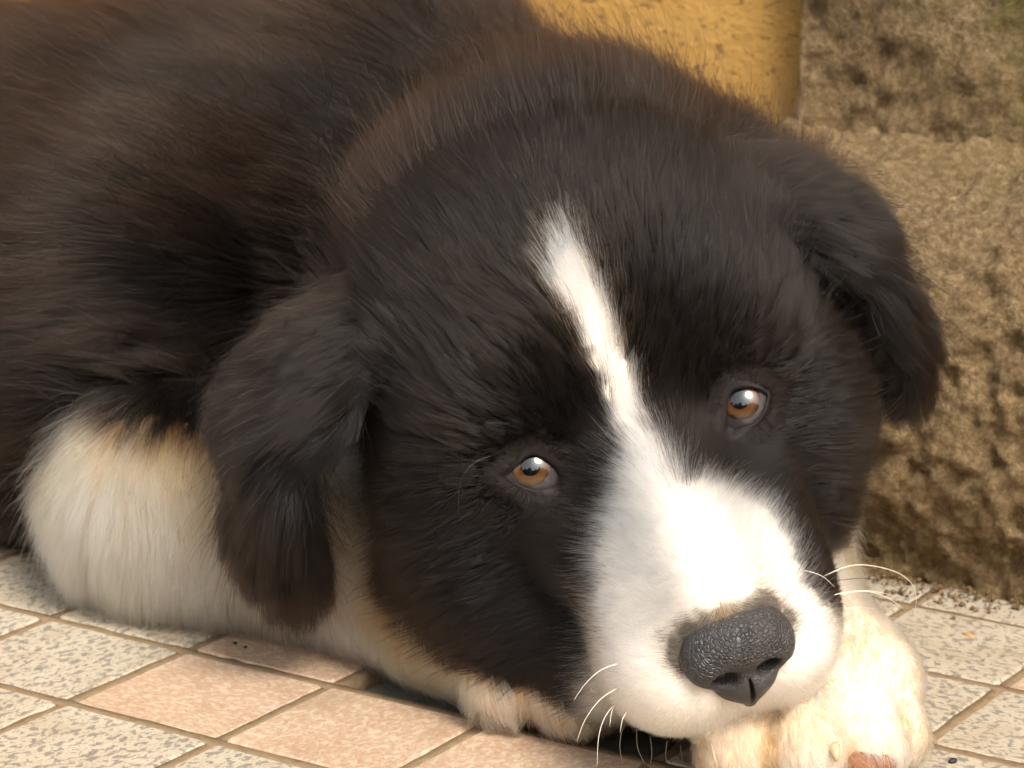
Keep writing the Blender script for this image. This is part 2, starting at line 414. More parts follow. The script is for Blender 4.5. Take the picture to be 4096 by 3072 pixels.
# ------------------------------------------------------------------ stone jamb of two rough blocks
def rough_block(name, t0, t1, prof, nt_, ns, amp, seed, parent, sback):
    prof = np.array(prof, float)
    L = np.r_[0, np.cumsum(np.linalg.norm(np.diff(prof, axis=0), axis=1))]
    w = np.linspace(0, L[-1], ns); S = np.interp(w, L, prof[:, 0]); Z = np.interp(w, L, prof[:, 1])
    for _ in range(6):
        S[1:-1] = (S[:-2] + 2*S[1:-1] + S[2:])/4; Z[1:-1] = (Z[:-2] + 2*Z[1:-1] + Z[2:])/4
    # the left side face, a rounded corner, then the front
    side = np.linspace(0, 1, 26)[:-1]; front = np.linspace(0, 1, nt_)
    tt = np.r_[np.full(25, t0), t0 + (t1 - t0)*front, np.full(25, t1)]; back = np.r_[1 - side, np.zeros(nt_), side + .04]
    Tg, Sg = np.meshgrid(tt, S, indexing='ij'); Zg = np.tile(Z, (len(tt), 1))
    Sg = Sg + back[:, None]*(sback - Sg)
    p = ts(Tg, Sg, Zg)
    nrm = np.cross(np.gradient(p, axis=0), np.gradient(p, axis=1)); nrm = nrm/(np.linalg.norm(nrm, axis=-1, keepdims=True) + 1e-12)
    if (nrm[60, ns//2] @ TJ) > 0: nrm = -nrm
    rough = fbm(p*28, 3, seed)*1.0 + np.abs(fbm(p*75 + 3, 3, seed+5))*-.7 + fbm(p*190, 3, seed+9)*.45
    edge = np.clip(np.minimum(Tg - t0, t1 - Tg)/.012, 0, 1)[..., None]
    p = p + nrm*(rough*amp)[..., None]*(.35 + .65*edge)
    a, b = p.shape[:2]; idx = np.arange(a*b).reshape(a, b)
    Q = np.stack([idx[:-1, :-1], idx[:-1, 1:], idx[1:, 1:], idx[1:, :-1]], -1).reshape(-1, 4)
    o = mesh_obj(name, p.reshape(-1, 3), Q, M_STONE, parent)
    at = o.data.attributes.new('moss', 'FLOAT', 'POINT')
    ms = np.clip((Tg - (t0 + .030))/.05, 0, 1)*np.clip((Zg - .11)/.05, 0, 1)*.75*np.clip(.9 - rough*.9, 0, 1.2) + np.clip(.02 - Zg, 0, .02)*14*np.clip(fbm(p*30, 3, 77)+.2, 0, 1)
    at.data.foreach_set('value', np.clip(ms, 0, 1).astype(np.float32).ravel())
    return o
jamb = empty('stone_jamb', ts(T_STONE + .2, .80, 0.))
tag(jamb, 'rough brown stone door jamb with mossy upper block on a wider base', 'stone jamb')
b1 = rough_block('base_block', T_STONE - .003, T_STONE + .42, [(.764, -.004), (.760, .02), (.757, .055), (.762, .085), (.772, .104), (.786, .113), (.812, .121), (.838, .125), (.86, .126)], 260, 150, .0050, 3, None, .93)
b2 = rough_block('upper_block', T_STONE, T_STONE + .40, [(.834, .112), (.8335, .16), (.832, .24), (.834, .5), (.834, 1.1)], 250, 420, .0028, 21, None, .93)
for b in (b1, b2):
    b.parent = jamb; b.matrix_parent_inverse = jamb.matrix_world.inverted() if False else Matrix.Translation(-jamb.location)

# ------------------------------------------------------------------ dirt and litter on the floor
def chip(name, loc, size, mat, seed, flat=.5):
    r = np.random.default_rng(seed); V, F = sphere_cap(np.zeros(3), np.array([0, 0, 1.]), 1.0, math.pi*.999, 7, 10)
    V = np.array(V); V = V*(1 + .32*fbm(V*1.3 + seed, 2, seed)[:, None])*np.array(size)
    a = r.random()*6.28; R = np.array([[math.cos(a), -math.sin(a), 0], [math.sin(a), math.cos(a), 0], [0, 0, 1]])
    V = V @ R.T; V[:, 2] -= V[:, 2].min()
    o = mesh_obj(name, V, F, mat); o.location = loc
    return o
def sphere_cap(c, axis, R, ang, n=20, mseg=48):
    ax = norm(axis); s1 = norm(np.cross(ax, np.array([1., 0, 0]))); s2 = np.cross(ax, s1)
    V, F = [c + R*ax], []
    for i in range(1, n+1):
        th = ang*i/n
        for j in range(mseg):
            ph = 2*math.pi*j/mseg
            V.append(c + R*(math.cos(th)*ax + math.sin(th)*(math.cos(ph)*s1 + math.sin(ph)*s2)))
    for j in range(mseg): F.append((0, 1+j, 1+(j+1) % mseg))
    for i in range(n-1):
        for j in range(mseg):
            a = 1 + i*mseg + j; b = 1 + i*mseg + (j+1) % mseg
            F.append((a, a+mseg, b+mseg, b))
    return V, F
def floor_at(u, v):
    d = FWD*FPX + RIGHT*(u - 2048) + UP*(1536 - v); return CAM + d*(-CAM[2]/d[2])
tag(chip('pebble', floor_at(3812, 3050) - np.array((0, 0, .0002)), (.0011, .0008, .0006), plain('black_grit', (.03, .03, .04)), 3), 'tiny black pebble on the tiles beside the white paw', 'pebble')
tag(chip('leaf_flake', floor_at(3876, 2545) - np.array((0, 0, .0001)), (.0024, .0013, .0004), plain('dry_leaf', (.50, .27, .10)), 8), 'small orange flake of dry leaf on the speckled tiles near the stone', 'leaf')
for uv, sz, sd, lb in (((940, 2577), (.0008, .0006, .0005), 5, 'dark crumb on the pink tile, closer to the white elbow'), ((982, 2594), (.0006, .0006, .0004), 6, 'smaller dark crumb on the pink tile, next to another crumb')):
    tag(chip('crumb', floor_at(*uv), sz, plain('dark_crumb', (.05, .03, .02)), sd), lb, 'crumb', 'crumbs on the pink tile')
V, F = [], []
r_ = np.random.default_rng(4)
for q in range(900):                 # loose soil swept against the foot of the stone
    t = T_STONE + r_.random()*.19; s = .7665 - abs(r_.normal())*.0075*(.5 + .8*(math.sin(t*90) > 0)); sz = .0003 + .0009*r_.random()**3
    c0 = ts(t, s, sz*.5 + .001*max(0, (s - .758)/.008)); b = len(V)
    o6 = np.array([(1, 0, 0), (-1, 0, 0), (0, 1, 0), (0, -1, 0), (0, 0, 1), (0, 0, -1)])*sz*(.5 + r_.random((6, 1)))
    V.extend(c0 + o6)
    F.extend([(b+x, b+y, b+4) for x, y in ((0, 2), (2, 1), (1, 3), (3, 0))] + [(b+y, b+x, b+5) for x, y in ((0, 2), (2, 1), (1, 3), (3, 0))])
tag(mesh_obj('soil', V, F, M_SOIL, smooth=False), 'loose brown soil and crumbs along the foot of the stone', 'soil', kind='stuff')
def tube(name, pts, r0, r1, mat, n=6, seg=4):
    pts = np.array(pts, float)
    q = []                           # Catmull-Rom through the points
    e = np.vstack([2*pts[0] - pts[1], pts, 2*pts[-1] - pts[-2]])
    for i in range(len(pts)-1):
        for t in np.linspace(0, 1, seg, endpoint=False):
            p0, p1, p2, p3 = e[i:i+4]
            q.append(.5*(2*p1 + (p2-p0)*t + (2*p0 - 5*p1 + 4*p2 - p3)*t*t + (3*p1 - p0 - 3*p2 + p3)*t**3))
    q.append(pts[-1]); q = np.array(q); T = norm(np.gradient(q, axis=0)); a = np.cross(T, [0.3, .2, .93]); a = norm(a); b = np.cross(T, a)
    L = np.linspace(0, 1, len(q)); V, F = [], []
    for k in range(len(q)):
        r = r0 + (r1 - r0)*L[k]**1.2
        for j in range(n): V.append(q[k] + r*(math.cos(6.2832*j/n)*a[k] + math.sin(6.2832*j/n)*b[k]))
    for k in range(len(q)-1):
        for j in range(n): F.append((k*n+j, k*n+(j+1) % n, (k+1)*n+(j+1) % n, (k+1)*n+j))
    F += [tuple(range(n))[::-1], tuple(range((len(q)-1)*n, len(q)*n))]
    return mesh_obj(name, V, F, mat)
tag(tube('twig', [floor_at(3960, 2372) + ZZ*.001, floor_at(4030, 2392) + ZZ*.0015, floor_at(4110, 2388) + ZZ*.001, floor_at(4220, 2420) + ZZ*.001], .0009, .0005, plain('twig_bark', (.06, .035, .018))), 'thin dark twig lying along the foot of the stone', 'twig')

# unseen leafy screen behind the camera, added so the eyes reflect less low sky
a_, b_ = np.linspace(-5, 5, 160), np.linspace(0, 1, 40)
Ag, Bg = np.meshgrid(a_, b_, indexing='ij')
prof_y = np.interp(Bg, [0, .4, .5, .6, 1], [-3.4, -3.4, -3.6, -3.9, -3.9]); prof_z = np.interp(Bg, [0, .42, .5, .58, 1], [0, 1.5, 1.75, 1.5, 0])
hp_ = np.stack([Ag, prof_y, prof_z], -1); nz_ = fbm(hp_*2.2, 4, 61, .6)
hp_[..., 2] = np.maximum(hp_[..., 2]*(1 + .45*fbm(hp_*np.array((1.1, .2, 0)) + 5, 3, 17)), -.004); hp_[..., 1] += .16*nz_*np.where(Bg < .5, 1, -1)
idx = np.arange(160*40).reshape(160, 40)
Q = np.stack([idx[:-1, :-1], idx[1:, :-1], idx[1:, 1:], idx[:-1, 1:]], -1).reshape(-1, 4)
tag(mesh_obj('added_hedge', hp_.reshape(-1, 3), Q, plain('added_hedge_leaves', (.035, .05, .018), .8, .2, .6, 18)), 'unseen dark green bushes added behind the camera for the eye reflections', 'added_hedge')
# ------------------------------------------------------------------ coat pattern
def poly_dist(pts, poly):            # signed distance to a polygon in 2-D, negative inside
    poly = np.asarray(poly, float); d = np.full(len(pts), 1e9); ins = np.zeros(len(pts), bool)
    for a, b in zip(poly, np.roll(poly, -1, 0)):
        e = b - a; w = pts - a; t = np.clip((w @ e)/(e @ e + 1e-20), 0, 1)
        d = np.minimum(d, ((w - t[:, None]*e)**2).sum(1))
        c = ((a[1] <= pts[:, 1]) != (b[1] <= pts[:, 1])) & (pts[:, 0] < (b[0]-a[0])*(pts[:, 1]-a[1])/((b[1]-a[1]) + 1e-12) + a[0])
        ins ^= c
    return np.sqrt(d)*np.where(ins, -1, 1)
def sstep(a, b, x): t = np.clip((x - a)/(b - a), 0, 1); return t*t*(3 - 2*t)
# white blaze and muzzle in the head's own plane: r across, q down the face (centimetres)
def face_rq(hp): return np.c_[hp[:, 0], .8*hp[:, 2] - .6*hp[:, 1]]
BL = [(-.21, 4.47, -2.81), (-.67, 4.29, -2.48), (-1.0, 3.97, -1.97), (-.86, 3.3, -.94), (-.69, 2.28, -.02), (-.64, 1.17, .75), (-.80, .58, 1.55), (-1.15, .19, 1.92), (-1.72, -.43, 2.2), (-2.2, -1.09, 2.85), (-2.9, -2.05, 4.1), (-3.4,-3,4.6), (-4.5, -8, 9)]
BR = [(4.5, -8, 9), (3.6, -3.2, 5.5), (2.62, -2.7, 5.2), (2.32, -2.02, 5.0), (2.40, -1.69, 4.03), (2.2, -1.12, 3.04), (1.55, -.46, 2.64), (.9, .0, 2.6), (.34, .4, 2.9), (.30, .75, 1.86), (.12, 1.5, .54), (.03, 2.57, -.23), (.06, 3.52, -1.12), (-.02, 4.25, -2.3)]
BLAZE = face_rq(np.array(BL + BR))
BLACK, BROWN = np.array((.0050, .0036, .0030)), np.array((.0190, .0105, .0062))
WHITE, CREAM, TAN = np.array((.92, .90, .86)), np.array((.545, .40, .228)), np.array((.50, .30, .12))

def leg_line(p):                     # height where the white of the elbow gives way to black
    t = p @ TI
    return .062 - .9*np.maximum(0, -.530 - t)
def coat(p, grp, jit):
    """colour of the hair rooted at p; jit = random numbers per hair"""
    n = len(p); hp = to_head(p)
    nz = fbm(p*260, 2, 5); nb = fbm(p*45, 3, 8)
    # head
    d = poly_dist(face_rq(hp), BLAZE)
    d = np.where((hp[:, 2] > 3.4) & (hp[:, 1] < -3.4) & (hp[:, 0] < 2.3), -1, d)               # lips and chin
    wid = np.where(hp[:, 2] > 1.0, .24, .11)
    wh = 1/(1 + np.exp(np.clip((d + .06*nz)/wid*2.0, -30, 30)))
    head_w = wh > jit[:, 0]
    # legs, chest
    z = p[:, 2]
    leg_w = np.where(grp == LEGL, z + .006*nb + .004*nz + .009*(jit[:, 0] - .5) < leg_line(p), np.where(grp == LEGR, True, False))
    chest = (grp == TRUNK) & (z < .052 + .008*nb) & (p[:, 1] < .80)
    hind = (grp == HIND) & (((p[:, 0] > -.25) & (z < .02)) | (p[:, 0] < -.372))
    w = np.where(grp == SKULL, head_w, leg_w | chest | hind)
    c = np.empty((n, 3))
    brown = np.clip(.35 + .45*nb + .35*(jit[:, 1] - .5), 0, 1)*np.where(grp == SKULL, .45, np.where(grp == TRUNK, 1.0, .25))
    c[:] = BLACK + brown[:, None]*(BROWN - BLACK)
    c *= (.75 + .5*jit[:, 2])[:, None]
    lt = jit[:, 3] > .965
    c[lt] = np.array((.055, .042, .034))*(.4 + .9*jit[lt, 2])[:, None]
    cream = np.where(grp == SKULL, .04 + .30*sstep(-3.4, -4.8, hp[:, 1]) + .06*nb, .80 + .25*nb)
    cream = np.where(grp == LEGR, .55 + .3*nb, cream)
    cl = np.clip(cream + .25*(jit[:, 1] - .5), 0, 1)[:, None]
    wc = WHITE + cl*(CREAM - WHITE)
    stain = np.clip(np.where(grp == LEGL, sstep(.015, .004, z)*.55 + sstep(.046, .056, z)*.5 + .35*sstep(.3, .9, nb), 0), 0, 1)
    stain = np.where((grp == LEGR), sstep(.25, .9, nb + .5*sstep(.018, .006, z))*.6, stain)
    k = grp == LEGR
    if k.any():
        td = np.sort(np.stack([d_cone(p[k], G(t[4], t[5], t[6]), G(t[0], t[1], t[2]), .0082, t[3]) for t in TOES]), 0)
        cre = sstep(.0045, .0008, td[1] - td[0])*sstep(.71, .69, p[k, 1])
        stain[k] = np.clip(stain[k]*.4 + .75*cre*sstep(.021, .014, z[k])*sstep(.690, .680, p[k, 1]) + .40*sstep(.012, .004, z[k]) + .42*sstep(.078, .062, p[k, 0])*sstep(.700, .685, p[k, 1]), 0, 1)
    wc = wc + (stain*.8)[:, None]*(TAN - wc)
    c[w] = wc[w]
    # grey hair above the nose pad, grizzled
    fr = (grp == SKULL) & (hp[:, 2] > 4.6)
    nd = np.full(n, 9.); nd[fr] = nose_d(p[fr])*100
    g = np.exp(-(np.clip(nd, 0, 9)/(.26 + .10*nz + .10*(np.abs(hp[:, 0]) > .5)))**2)*sstep(-2.7, -1.9, hp[:, 1])
    gsel = fr & (g > .12 + .75*jit[:, 3])
    mid = np.exp(-(hp[gsel, 0]/.45)**2)[:, None]
    c[gsel] = (np.array((.13, .115, .098))*(1 - mid) + np.array((.28, .215, .14))*mid)*(.5 + jit[gsel, 2])[:, None]
    # grizzled brown hairs beside the top of the blaze
    gb = (grp == SKULL) & ~w & (d < .55) & (hp[:, 1] > 2.2) & (jit[:, 3] < .30*np.exp(-np.clip(d, 0, 9)/.3))
    c[gb] = np.array((.22, .14, .075))*(.6 + .8*jit[gb, 2])[:, None]
    return c, w
# ------------------------------------------------------------------ nose
NOSE = np.array((.10, -2.08, 6.42)); NSC = 1.12
def nose_sdf(p):
    q = p.copy(); q[..., 0] = np.abs(q[..., 0]); I = np.eye(3)
    A = lambda *x: np.array(x, p.dtype)
    d = d_ell(q, A(0, .22, -.10), A(1.02, .70, .85), I)
    d = smin(d, d_ell(q, A(.74, -.05, -.05), A(.50, .62, .66), I), .22)
    d = smin(d, d_ell(q, A(0, -.58, .05), A(.76, .70, .56), I), .2)
    d = smin(d, d_cone(q, A(0, -.7, .2), A(0, -1.30, .12), .42, .17), .2)
    n = d_ell(q, A(.50, -.32, .66), A(.31, .23, .60), I)
    n = smin(n, d_cone(q, A(.58, -.40, .62), A(1.12, -.54, .30), .15, .06), .08)
    d = -smin(-d, n, .10)
    g = d_ell(q, A(0, -.98, .62), A(.055, .60, .30), I)
    return -smin(-d, g, .04)
def nose_d(p): return nose_sdf((to_head(p) - NOSE)/NSC)*NSC*.01
# ------------------------------------------------------------------ puppy skin
h_ = .0024
o_ = np.array([-.41, .60, -.004]); n_ = np.ceil((np.array([.165, 1.16, .19]) - o_)/h_).astype(int)
gx, gy, gz = [(o_[a] + h_*np.arange(n_[a])).astype(np.float32) for a in range(3)]
D = np.empty(n_, np.float32)
for a in range(0, n_[0], 24):
    X = np.stack(np.meshgrid(gx[a:a+24], gy, gz, indexing='ij'), -1)
    D[a:a+24] = sdf(X)
SV, SQ = surface_nets(D, o_, h_)
for _ in range(2):
    g = grad(sdf, SV); SV = SV - np.clip(sdf(SV)/((g*g).sum(1) + 1e-2), -.002, .002)[:, None]*g
SN = norm(grad(sdf, SV, 1e-3))
puppy = empty('puppy', (0.0, .80, 0.0))
tag(puppy, 'black and white fluffy puppy lying with its chin on its paws', 'puppy')
PINV = Matrix.Translation(-puppy.location)
def part(o, par=None):
    o.parent = par or puppy
    if par is None: o.matrix_parent_inverse = PINV
    return o
m = NT('skin')
M_SKIN = m.bsdf(m.n('Attribute', attribute_name='Col').outputs['Color'], .8, spec=.1)
body = part(mesh_obj('body', SV, SQ, M_SKIN))
_, gd = sdf(SV, True); sg = gd.argmin(0)
sc_, sw_ = coat(SV, sg, np.full((len(SV), 4), .5))
skin_col = np.where(sw_[:, None], sc_*np.array((.95, .87, .80)), sc_*.8)
at = body.data.attributes.new('Col', 'FLOAT_COLOR', 'POINT')
at.data.foreach_set('color', np.c_[skin_col, np.ones(len(SV))].astype(np.float32).ravel())

hn = .03; on = np.array([-1.6, -1.8, -1.0]); nn_ = np.ceil((np.array([1.6, 1.3, 1.1]) - on)/hn).astype(int)
X = np.stack(np.meshgrid(*[(on[a] + hn*np.arange(nn_[a])).astype(np.float32) for a in range(3)], indexing='ij'), -1)
NV, NQ = surface_nets(nose_sdf(X), on, hn)
NVh = NV*NSC + NOSE
NW = EYEM + .01*(NVh @ HEAD)
m = NT('nose_leather'); oc = m.n('TexCoord').outputs['Object']
vo = m.n('TexVoronoi', _Vector=oc, _Scale=880.0, feature='DISTANCE_TO_EDGE'); vo = m.ramp(vo.outputs['Distance'], [(.0, (0, 0, 0)), (.22, (1, 1, 1))])
ns_ = m.noise(oc, 260, 4)
at_ = m.n('Attribute', attribute_name='pebble').outputs['Fac']; pk = m.n('Attribute', attribute_name='pink').outputs['Fac']
c = m.ramp(ns_, [(.3, (.030, .027, .027)), (.75, (.060, .055, .054))])
c = m.mix(pk, c, (.55, .26, .18))
M_NOSE = m.bsdf(c, m.ramp(ns_, [(.3, (.42,)*3), (.7, (.62,)*3)]), m.math('MULTIPLY', vo, at_), .8, .00035, .5)
nose = part(mesh_obj('nose', NW, NQ, M_NOSE))
pb = sstep(-.75, -.1, NV[:, 1] + .25*NV[:, 2]*0)*sstep(-.2, .2, NV[:, 2])
a_ = nose.data.attributes.new('pebble', 'FLOAT', 'POINT'); a_.data.foreach_set('value', (.25 + .75*pb).astype(np.float32))
pk = sstep(.95, 1.12, NV[:, 0])*sstep(.05, -.15, np.abs(NV[:, 1] + .33) - .18) + sstep(-.98, -1.1, NV[:, 0])*sstep(.1, -.1, np.abs(NV[:, 1] + .25) - .35)*sstep(.1, -.2, NV[:, 2])
a_ = nose.data.attributes.new('pink', 'FLOAT', 'POINT'); a_.data.foreach_set('value', np.clip(pk, 0, 1).astype(np.float32))

# ------------------------------------------------------------------ eyes
m = NT('sclera'); oc = m.n('TexCoord').outputs['Object']
M_SCL = m.bsdf(m.ramp(m.noise(oc, 500, 3), [(.3, (.03, .025, .025)), (.7, (.075, .065, .065))]), .25, spec=.4, Coat_Weight=.6, Coat_Roughness=.03)
m = NT('iris'); ra = m.n('Attribute', attribute_name='ring').outputs['Fac']; an = m.n('Attribute', attribute_name='fib').outputs['Fac']
c = m.ramp(ra, [(.35, (.022, .009, .003)), (.52, (.075, .030, .007)), (.74, (.088, .038, .010)), (.88, (.05, .02, .005)), (.97, (.008, .005, .004))])
c = m.mix(m.math('MULTIPLY', an, .5), c, (.07, .024, .006))
M_IRIS = m.bsdf(c, .2, spec=.5, Coat_Weight=1.0, Coat_Roughness=.02)
m = NT('pupil'); M_PUP = m.bsdf((.004, .004, .006), .1, spec=.5, Coat_Weight=1.0, Coat_Roughness=.02)
m = NT('eyelid_skin'); oc = m.n('TexCoord').outputs['Object']
M_LID = m.bsdf(m.ramp(m.noise(oc, 700, 3), [(.3, (.008, .006, .0055)), (.7, (.018, .013, .012))]), .62, m.noise(oc, 1600, 2), .3, .0002, .2)
LID_ROOTS = []
for e, gz_, lid in zip(EYES, GAZE, LIDS):
    V, F = sphere_cap(e, gz_, EYE_R, rad(110), 30, 48)
    eye = part(mesh_obj('eye', V, F, M_SCL))
    ia, pa = math.asin(.0049/EYE_R), math.asin(.0025/EYE_R)
    V, F = sphere_cap(e, gz_, EYE_R*1.012, ia, 14, 96); ir = part(mesh_obj('iris', V, F, M_IRIS), eye)
    rr = np.r_[0, np.repeat(np.arange(1, 15)/14, 96)]; ph = np.r_[0, np.tile(np.arange(96), 14)]
    fib = np.clip(.4 + .7*vnoise(np.c_[ph*.45, rr*2.0, ph*0+e[0]*900]), 0, 1)
    for nm, vv in (('ring', rr), ('fib', fib)):
        a_ = ir.data.attributes.new(nm, 'FLOAT', 'POINT'); a_.data.foreach_set('value', vv.astype(np.float32))
    V, F = sphere_cap(e, gz_, EYE_R*1.02, pa, 6, 40); part(mesh_obj('pupil', V, F, M_PUP), eye)
    # eyelid: closed ring from the wet rim out to the face
    m_ = 72; L = np.r_[0, np.cumsum(np.linalg.norm(np.diff(np.vstack([lid, lid[:1]]), axis=0), axis=1))]
    tt = np.linspace(0, L[-1], m_, endpoint=False); cl = np.vstack([lid, lid[:1]])
    ab = np.c_[np.interp(tt, L, cl[:, 0]), np.interp(tt, L, cl[:, 1])]
    for _ in range(2): ab = (np.roll(ab, 1, 0) + 2*ab + np.roll(ab, -1, 0))/4
    cen = ab.mean(0); out = norm(ab - cen)
    view = norm(CAM - e)
    rings = []
    def on_sphere(q, R):
        rho = np.sqrt((q**2).sum(1)); zz = np.sqrt(np.maximum(R*R - rho**2, (.30*R)**2))
        return e + q[:, :1]*_vx + q[:, 1:]*_vy + zz[:, None]*view
    def on_face(q):
        p = e + q[:, :1]*_vx + q[:, 1:]*_vy + .02*view
        for _ in range(60): p = p - (np.maximum(sdf(p), 0)*.8)[:, None]*view
        return p
    rings.append(on_sphere(ab*.985, EYE_R*.97))
    upl = 1 + .05*np.clip(ab[:, 1]/.004, 0, 1)[:, None]
    rings.append(e + (on_sphere(ab, EYE_R*1.075) - e)*upl)
    rings.append(e + (on_sphere(ab + out*.0006, EYE_R*1.115) - e)*upl)
    far = on_face(ab + out*.0052) - view*.0006
    a0 = rings[-1]
    for w in (.25, .5, .75, 1.0):
        q = a0*(1 - w) + far*w
        rings.append(q + (w*(1-w))*.0032*view)
    V = np.vstack(rings); F = []
    for k in range(len(rings)-1):
        for j in range(m_):
            a = k*m_ + j; b = k*m_ + (j+1) % m_
            F.append((a, b, b+m_, a+m_))
    lo = part(mesh_obj('eyelid', V, F, M_LID), eye)
    # roots for the very short hair on the lid
    n = 4500; k = rng.random(n); j = rng.integers(0, m_, n); f = rng.random(n)
    R3 = np.stack(rings[2:]); kk = k*(len(R3)-1); k0 = np.minimum(kk.astype(int), len(R3)-2); fr = (kk - k0)[:, None]
    g = lambda a, b: R3[a, b % m_]
    A_ = (g(k0, j)*(1-f[:, None]) + g(k0, j+1)*f[:, None])*(1-fr) + (g(k0+1, j)*(1-f[:, None]) + g(k0+1, j+1)*f[:, None])*fr
    oo = out[j, :1]*_vx + out[j, 1:]*_vy
    LID_ROOTS.append((A_, norm(.55*view + .45*oo), oo))

# ------------------------------------------------------------------ fur
ATT = {g: None for g in range(7)}
def seg_dir(p, pts):
    pts = np.array(pts); best = np.full(len(p), 1e9); d = np.zeros_like(p)
    for a, b in zip(pts[:-1], pts[1:]):
        t = np.clip(((p - a) @ (b - a))/((b - a) @ (b - a)), 0, 1); e = ((p - a - t[:, None]*(b-a))**2).sum(1)
        k = e < best; best[k] = e[k]; d[k] = norm(b - a)
    return d
def flow(p, N, grp):
    hp = to_head(p); n = len(p); v = np.zeros_like(p)
    # trunk: away from the head near it, towards the tail and down elsewhere
    away = norm(p - H(0, -1, -4)); wn = np.exp(-np.maximum(np.linalg.norm(p - H(0, 0, -6), axis=1) - .05, 0)/.05)[:, None]
    tr = (1 - wn)*(-TI*1.0 - ZZ*.35 - TJ*.15) + wn*(away + .25*ZZ)
    # head
    r, u, f = hp.T; sr = np.tanh(r/1.2)
    muz = np.c_[.55*sr, -.25 - .25*sstep(-1.5, -3.5, u), -1.0 + 0*r]
    fore = np.c_[.35*sr, .55 + 0*r, -.8 + 0*r]
    chk = np.c_[1.0*sr, -.60 + 0*r, -.75 + 0*r]
    wf = sstep(-.6, 1.2, u)[:, None]; back = fore*wf + chk*(1 - wf)
    wm = sstep(.2, 2.6, f)[:, None]*sstep(3, 1, u)[:, None]
    hv = muz*wm + back*(1 - wm)
    top = np.exp(-(((r)/.9)**2 + ((u + .9)/.7)**2 + ((f - 6.0)/.9)**2))[:, None]       # whorl above the nose
    hv = hv*(1 - top) + top*np.c_[1.4*np.tanh(r/.4), -.5 + 0*r, .5 + 0*r]
    hv = hv @ HEAD
    for e in EYES:
        de = np.linalg.norm(p - e, axis=1); we = np.exp(-np.maximum(de - .009, 0)/.006)[:, None]
        hv = norm(hv)*(1 - .6*we) + .6*we*norm(p - e)
    lf = seg_dir(p, [P(930, 1500, .85), ELB, w1, w2, w3, G(2250, .69, .011)])
    el = np.exp(-np.linalg.norm(p - ELB, axis=1)/.035)[:, None]
    lv = (1 - el)*(lf*.75 - ZZ*.65 - TJ*.25) + el*(-TI*.9 - ZZ*.8 - TJ*.25)
    rv = seg_dir(p, [x0, x1, x2, G(3400, .66, .012)]) - ZZ*.35
    for g, q in ((TRUNK, tr), (SKULL, hv), (EARL, seg_dir(p, EL) + .12*(-HR)), (EARR, seg_dir(p, ER) + .12*HR), (LEGL, lv), (LEGR, rv), (HIND, tr)):
        k = grp == g; v[k] = q[k]
    v = v - (v*N).sum(1, keepdims=True)*N*.92
    return norm(v + 1e-6)
def fur_len(p, grp):
    hp = to_head(p); r, u, f = hp.T
    L = np.select([grp == TRUNK, grp == HIND, grp == EARL, grp == EARR], [.031, .026, .019, .017], .012)
    hl = .0150 + .006*sstep(0, -3, u)*sstep(1, -3, f) + .004*sstep(-3, -7, f)
    hl = hl*(1 - sstep(-3.0, 1.2, f)) + .0078*sstep(-3.0, 1.2, f)
    hl = hl*(1 - sstep(2.0, 5.5, f)) + .0036*sstep(2.0, 5.5, f)
    de = np.minimum(np.linalg.norm(p - EYES[0], axis=1), np.linalg.norm(p - EYES[1], axis=1))
    hl = np.minimum(hl, .0038 + .40*np.maximum(de - .011, 0))
    hl = np.where(f > 5.6, np.minimum(hl, .0030), hl)
    L = np.where(grp == SKULL, hl, L)
    ll = .010 + .014*np.exp(-np.linalg.norm(p - ELB, axis=1)/.05)
    ll = ll*(1 - .40*sstep(1700, 2100, (p[:, 0]/p[:, 1])*FPX/1.03 + 2048))
    L = np.where(grp == LEGL, ll, L)
    L = np.where(grp == LEGR, .0038 + .006*sstep(.68, .75, p[:, 1]), L)
    return L
def worley(p, cell, seed):           # id of the nearest jittered cell point
    q = p/cell; f = np.floor(q).astype(np.int64); best = np.full(len(p), 1e9); bid = np.zeros(len(p), np.int64)
    for a in (-1, 0, 1):
        for b in (-1, 0, 1):
            for c in (-1, 0, 1):
                i, j, k = f[:, 0]+a, f[:, 1]+b, f[:, 2]+c
                w = np.stack([i + hash3(i, j, k, seed), j + hash3(i, j, k, seed+1), k + hash3(i, j, k, seed+2)], 1)
                d = ((q - w)**2).sum(1); m = d < best
                best[m] = d[m]; bid[m] = ((i*73856093) ^ (j*19349663) ^ (k*83492791))[m]
    return np.unique(bid, return_inverse=True)[1]
def clump(pts, ids, amt, s):
    cnt = np.bincount(ids)[:, None]
    for k in range(1, pts.shape[1]):
        mean = np.stack([np.bincount(ids, pts[:, k, c]) for c in range(3)], 1)/cnt
        w = (amt*s[k]**1.3)[:, None] if np.ndim(amt) else amt*s[k]**1.3
        pts[:, k] += (mean[ids] - pts[:, k])*w
    return pts
m = NT('fur_strands')
colr = m.n('Attribute', attribute_name='Col').outputs['Color']; hi = m.n('HairInfo')
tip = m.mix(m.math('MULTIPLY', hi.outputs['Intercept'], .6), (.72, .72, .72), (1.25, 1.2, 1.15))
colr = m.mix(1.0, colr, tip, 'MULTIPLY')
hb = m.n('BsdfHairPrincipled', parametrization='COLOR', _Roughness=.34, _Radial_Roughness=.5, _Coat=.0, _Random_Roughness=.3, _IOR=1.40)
m.l(colr, hb.inputs['Color']); m.l(hb.outputs[0], m.out.inputs['Surface']); M_FUR = m.m

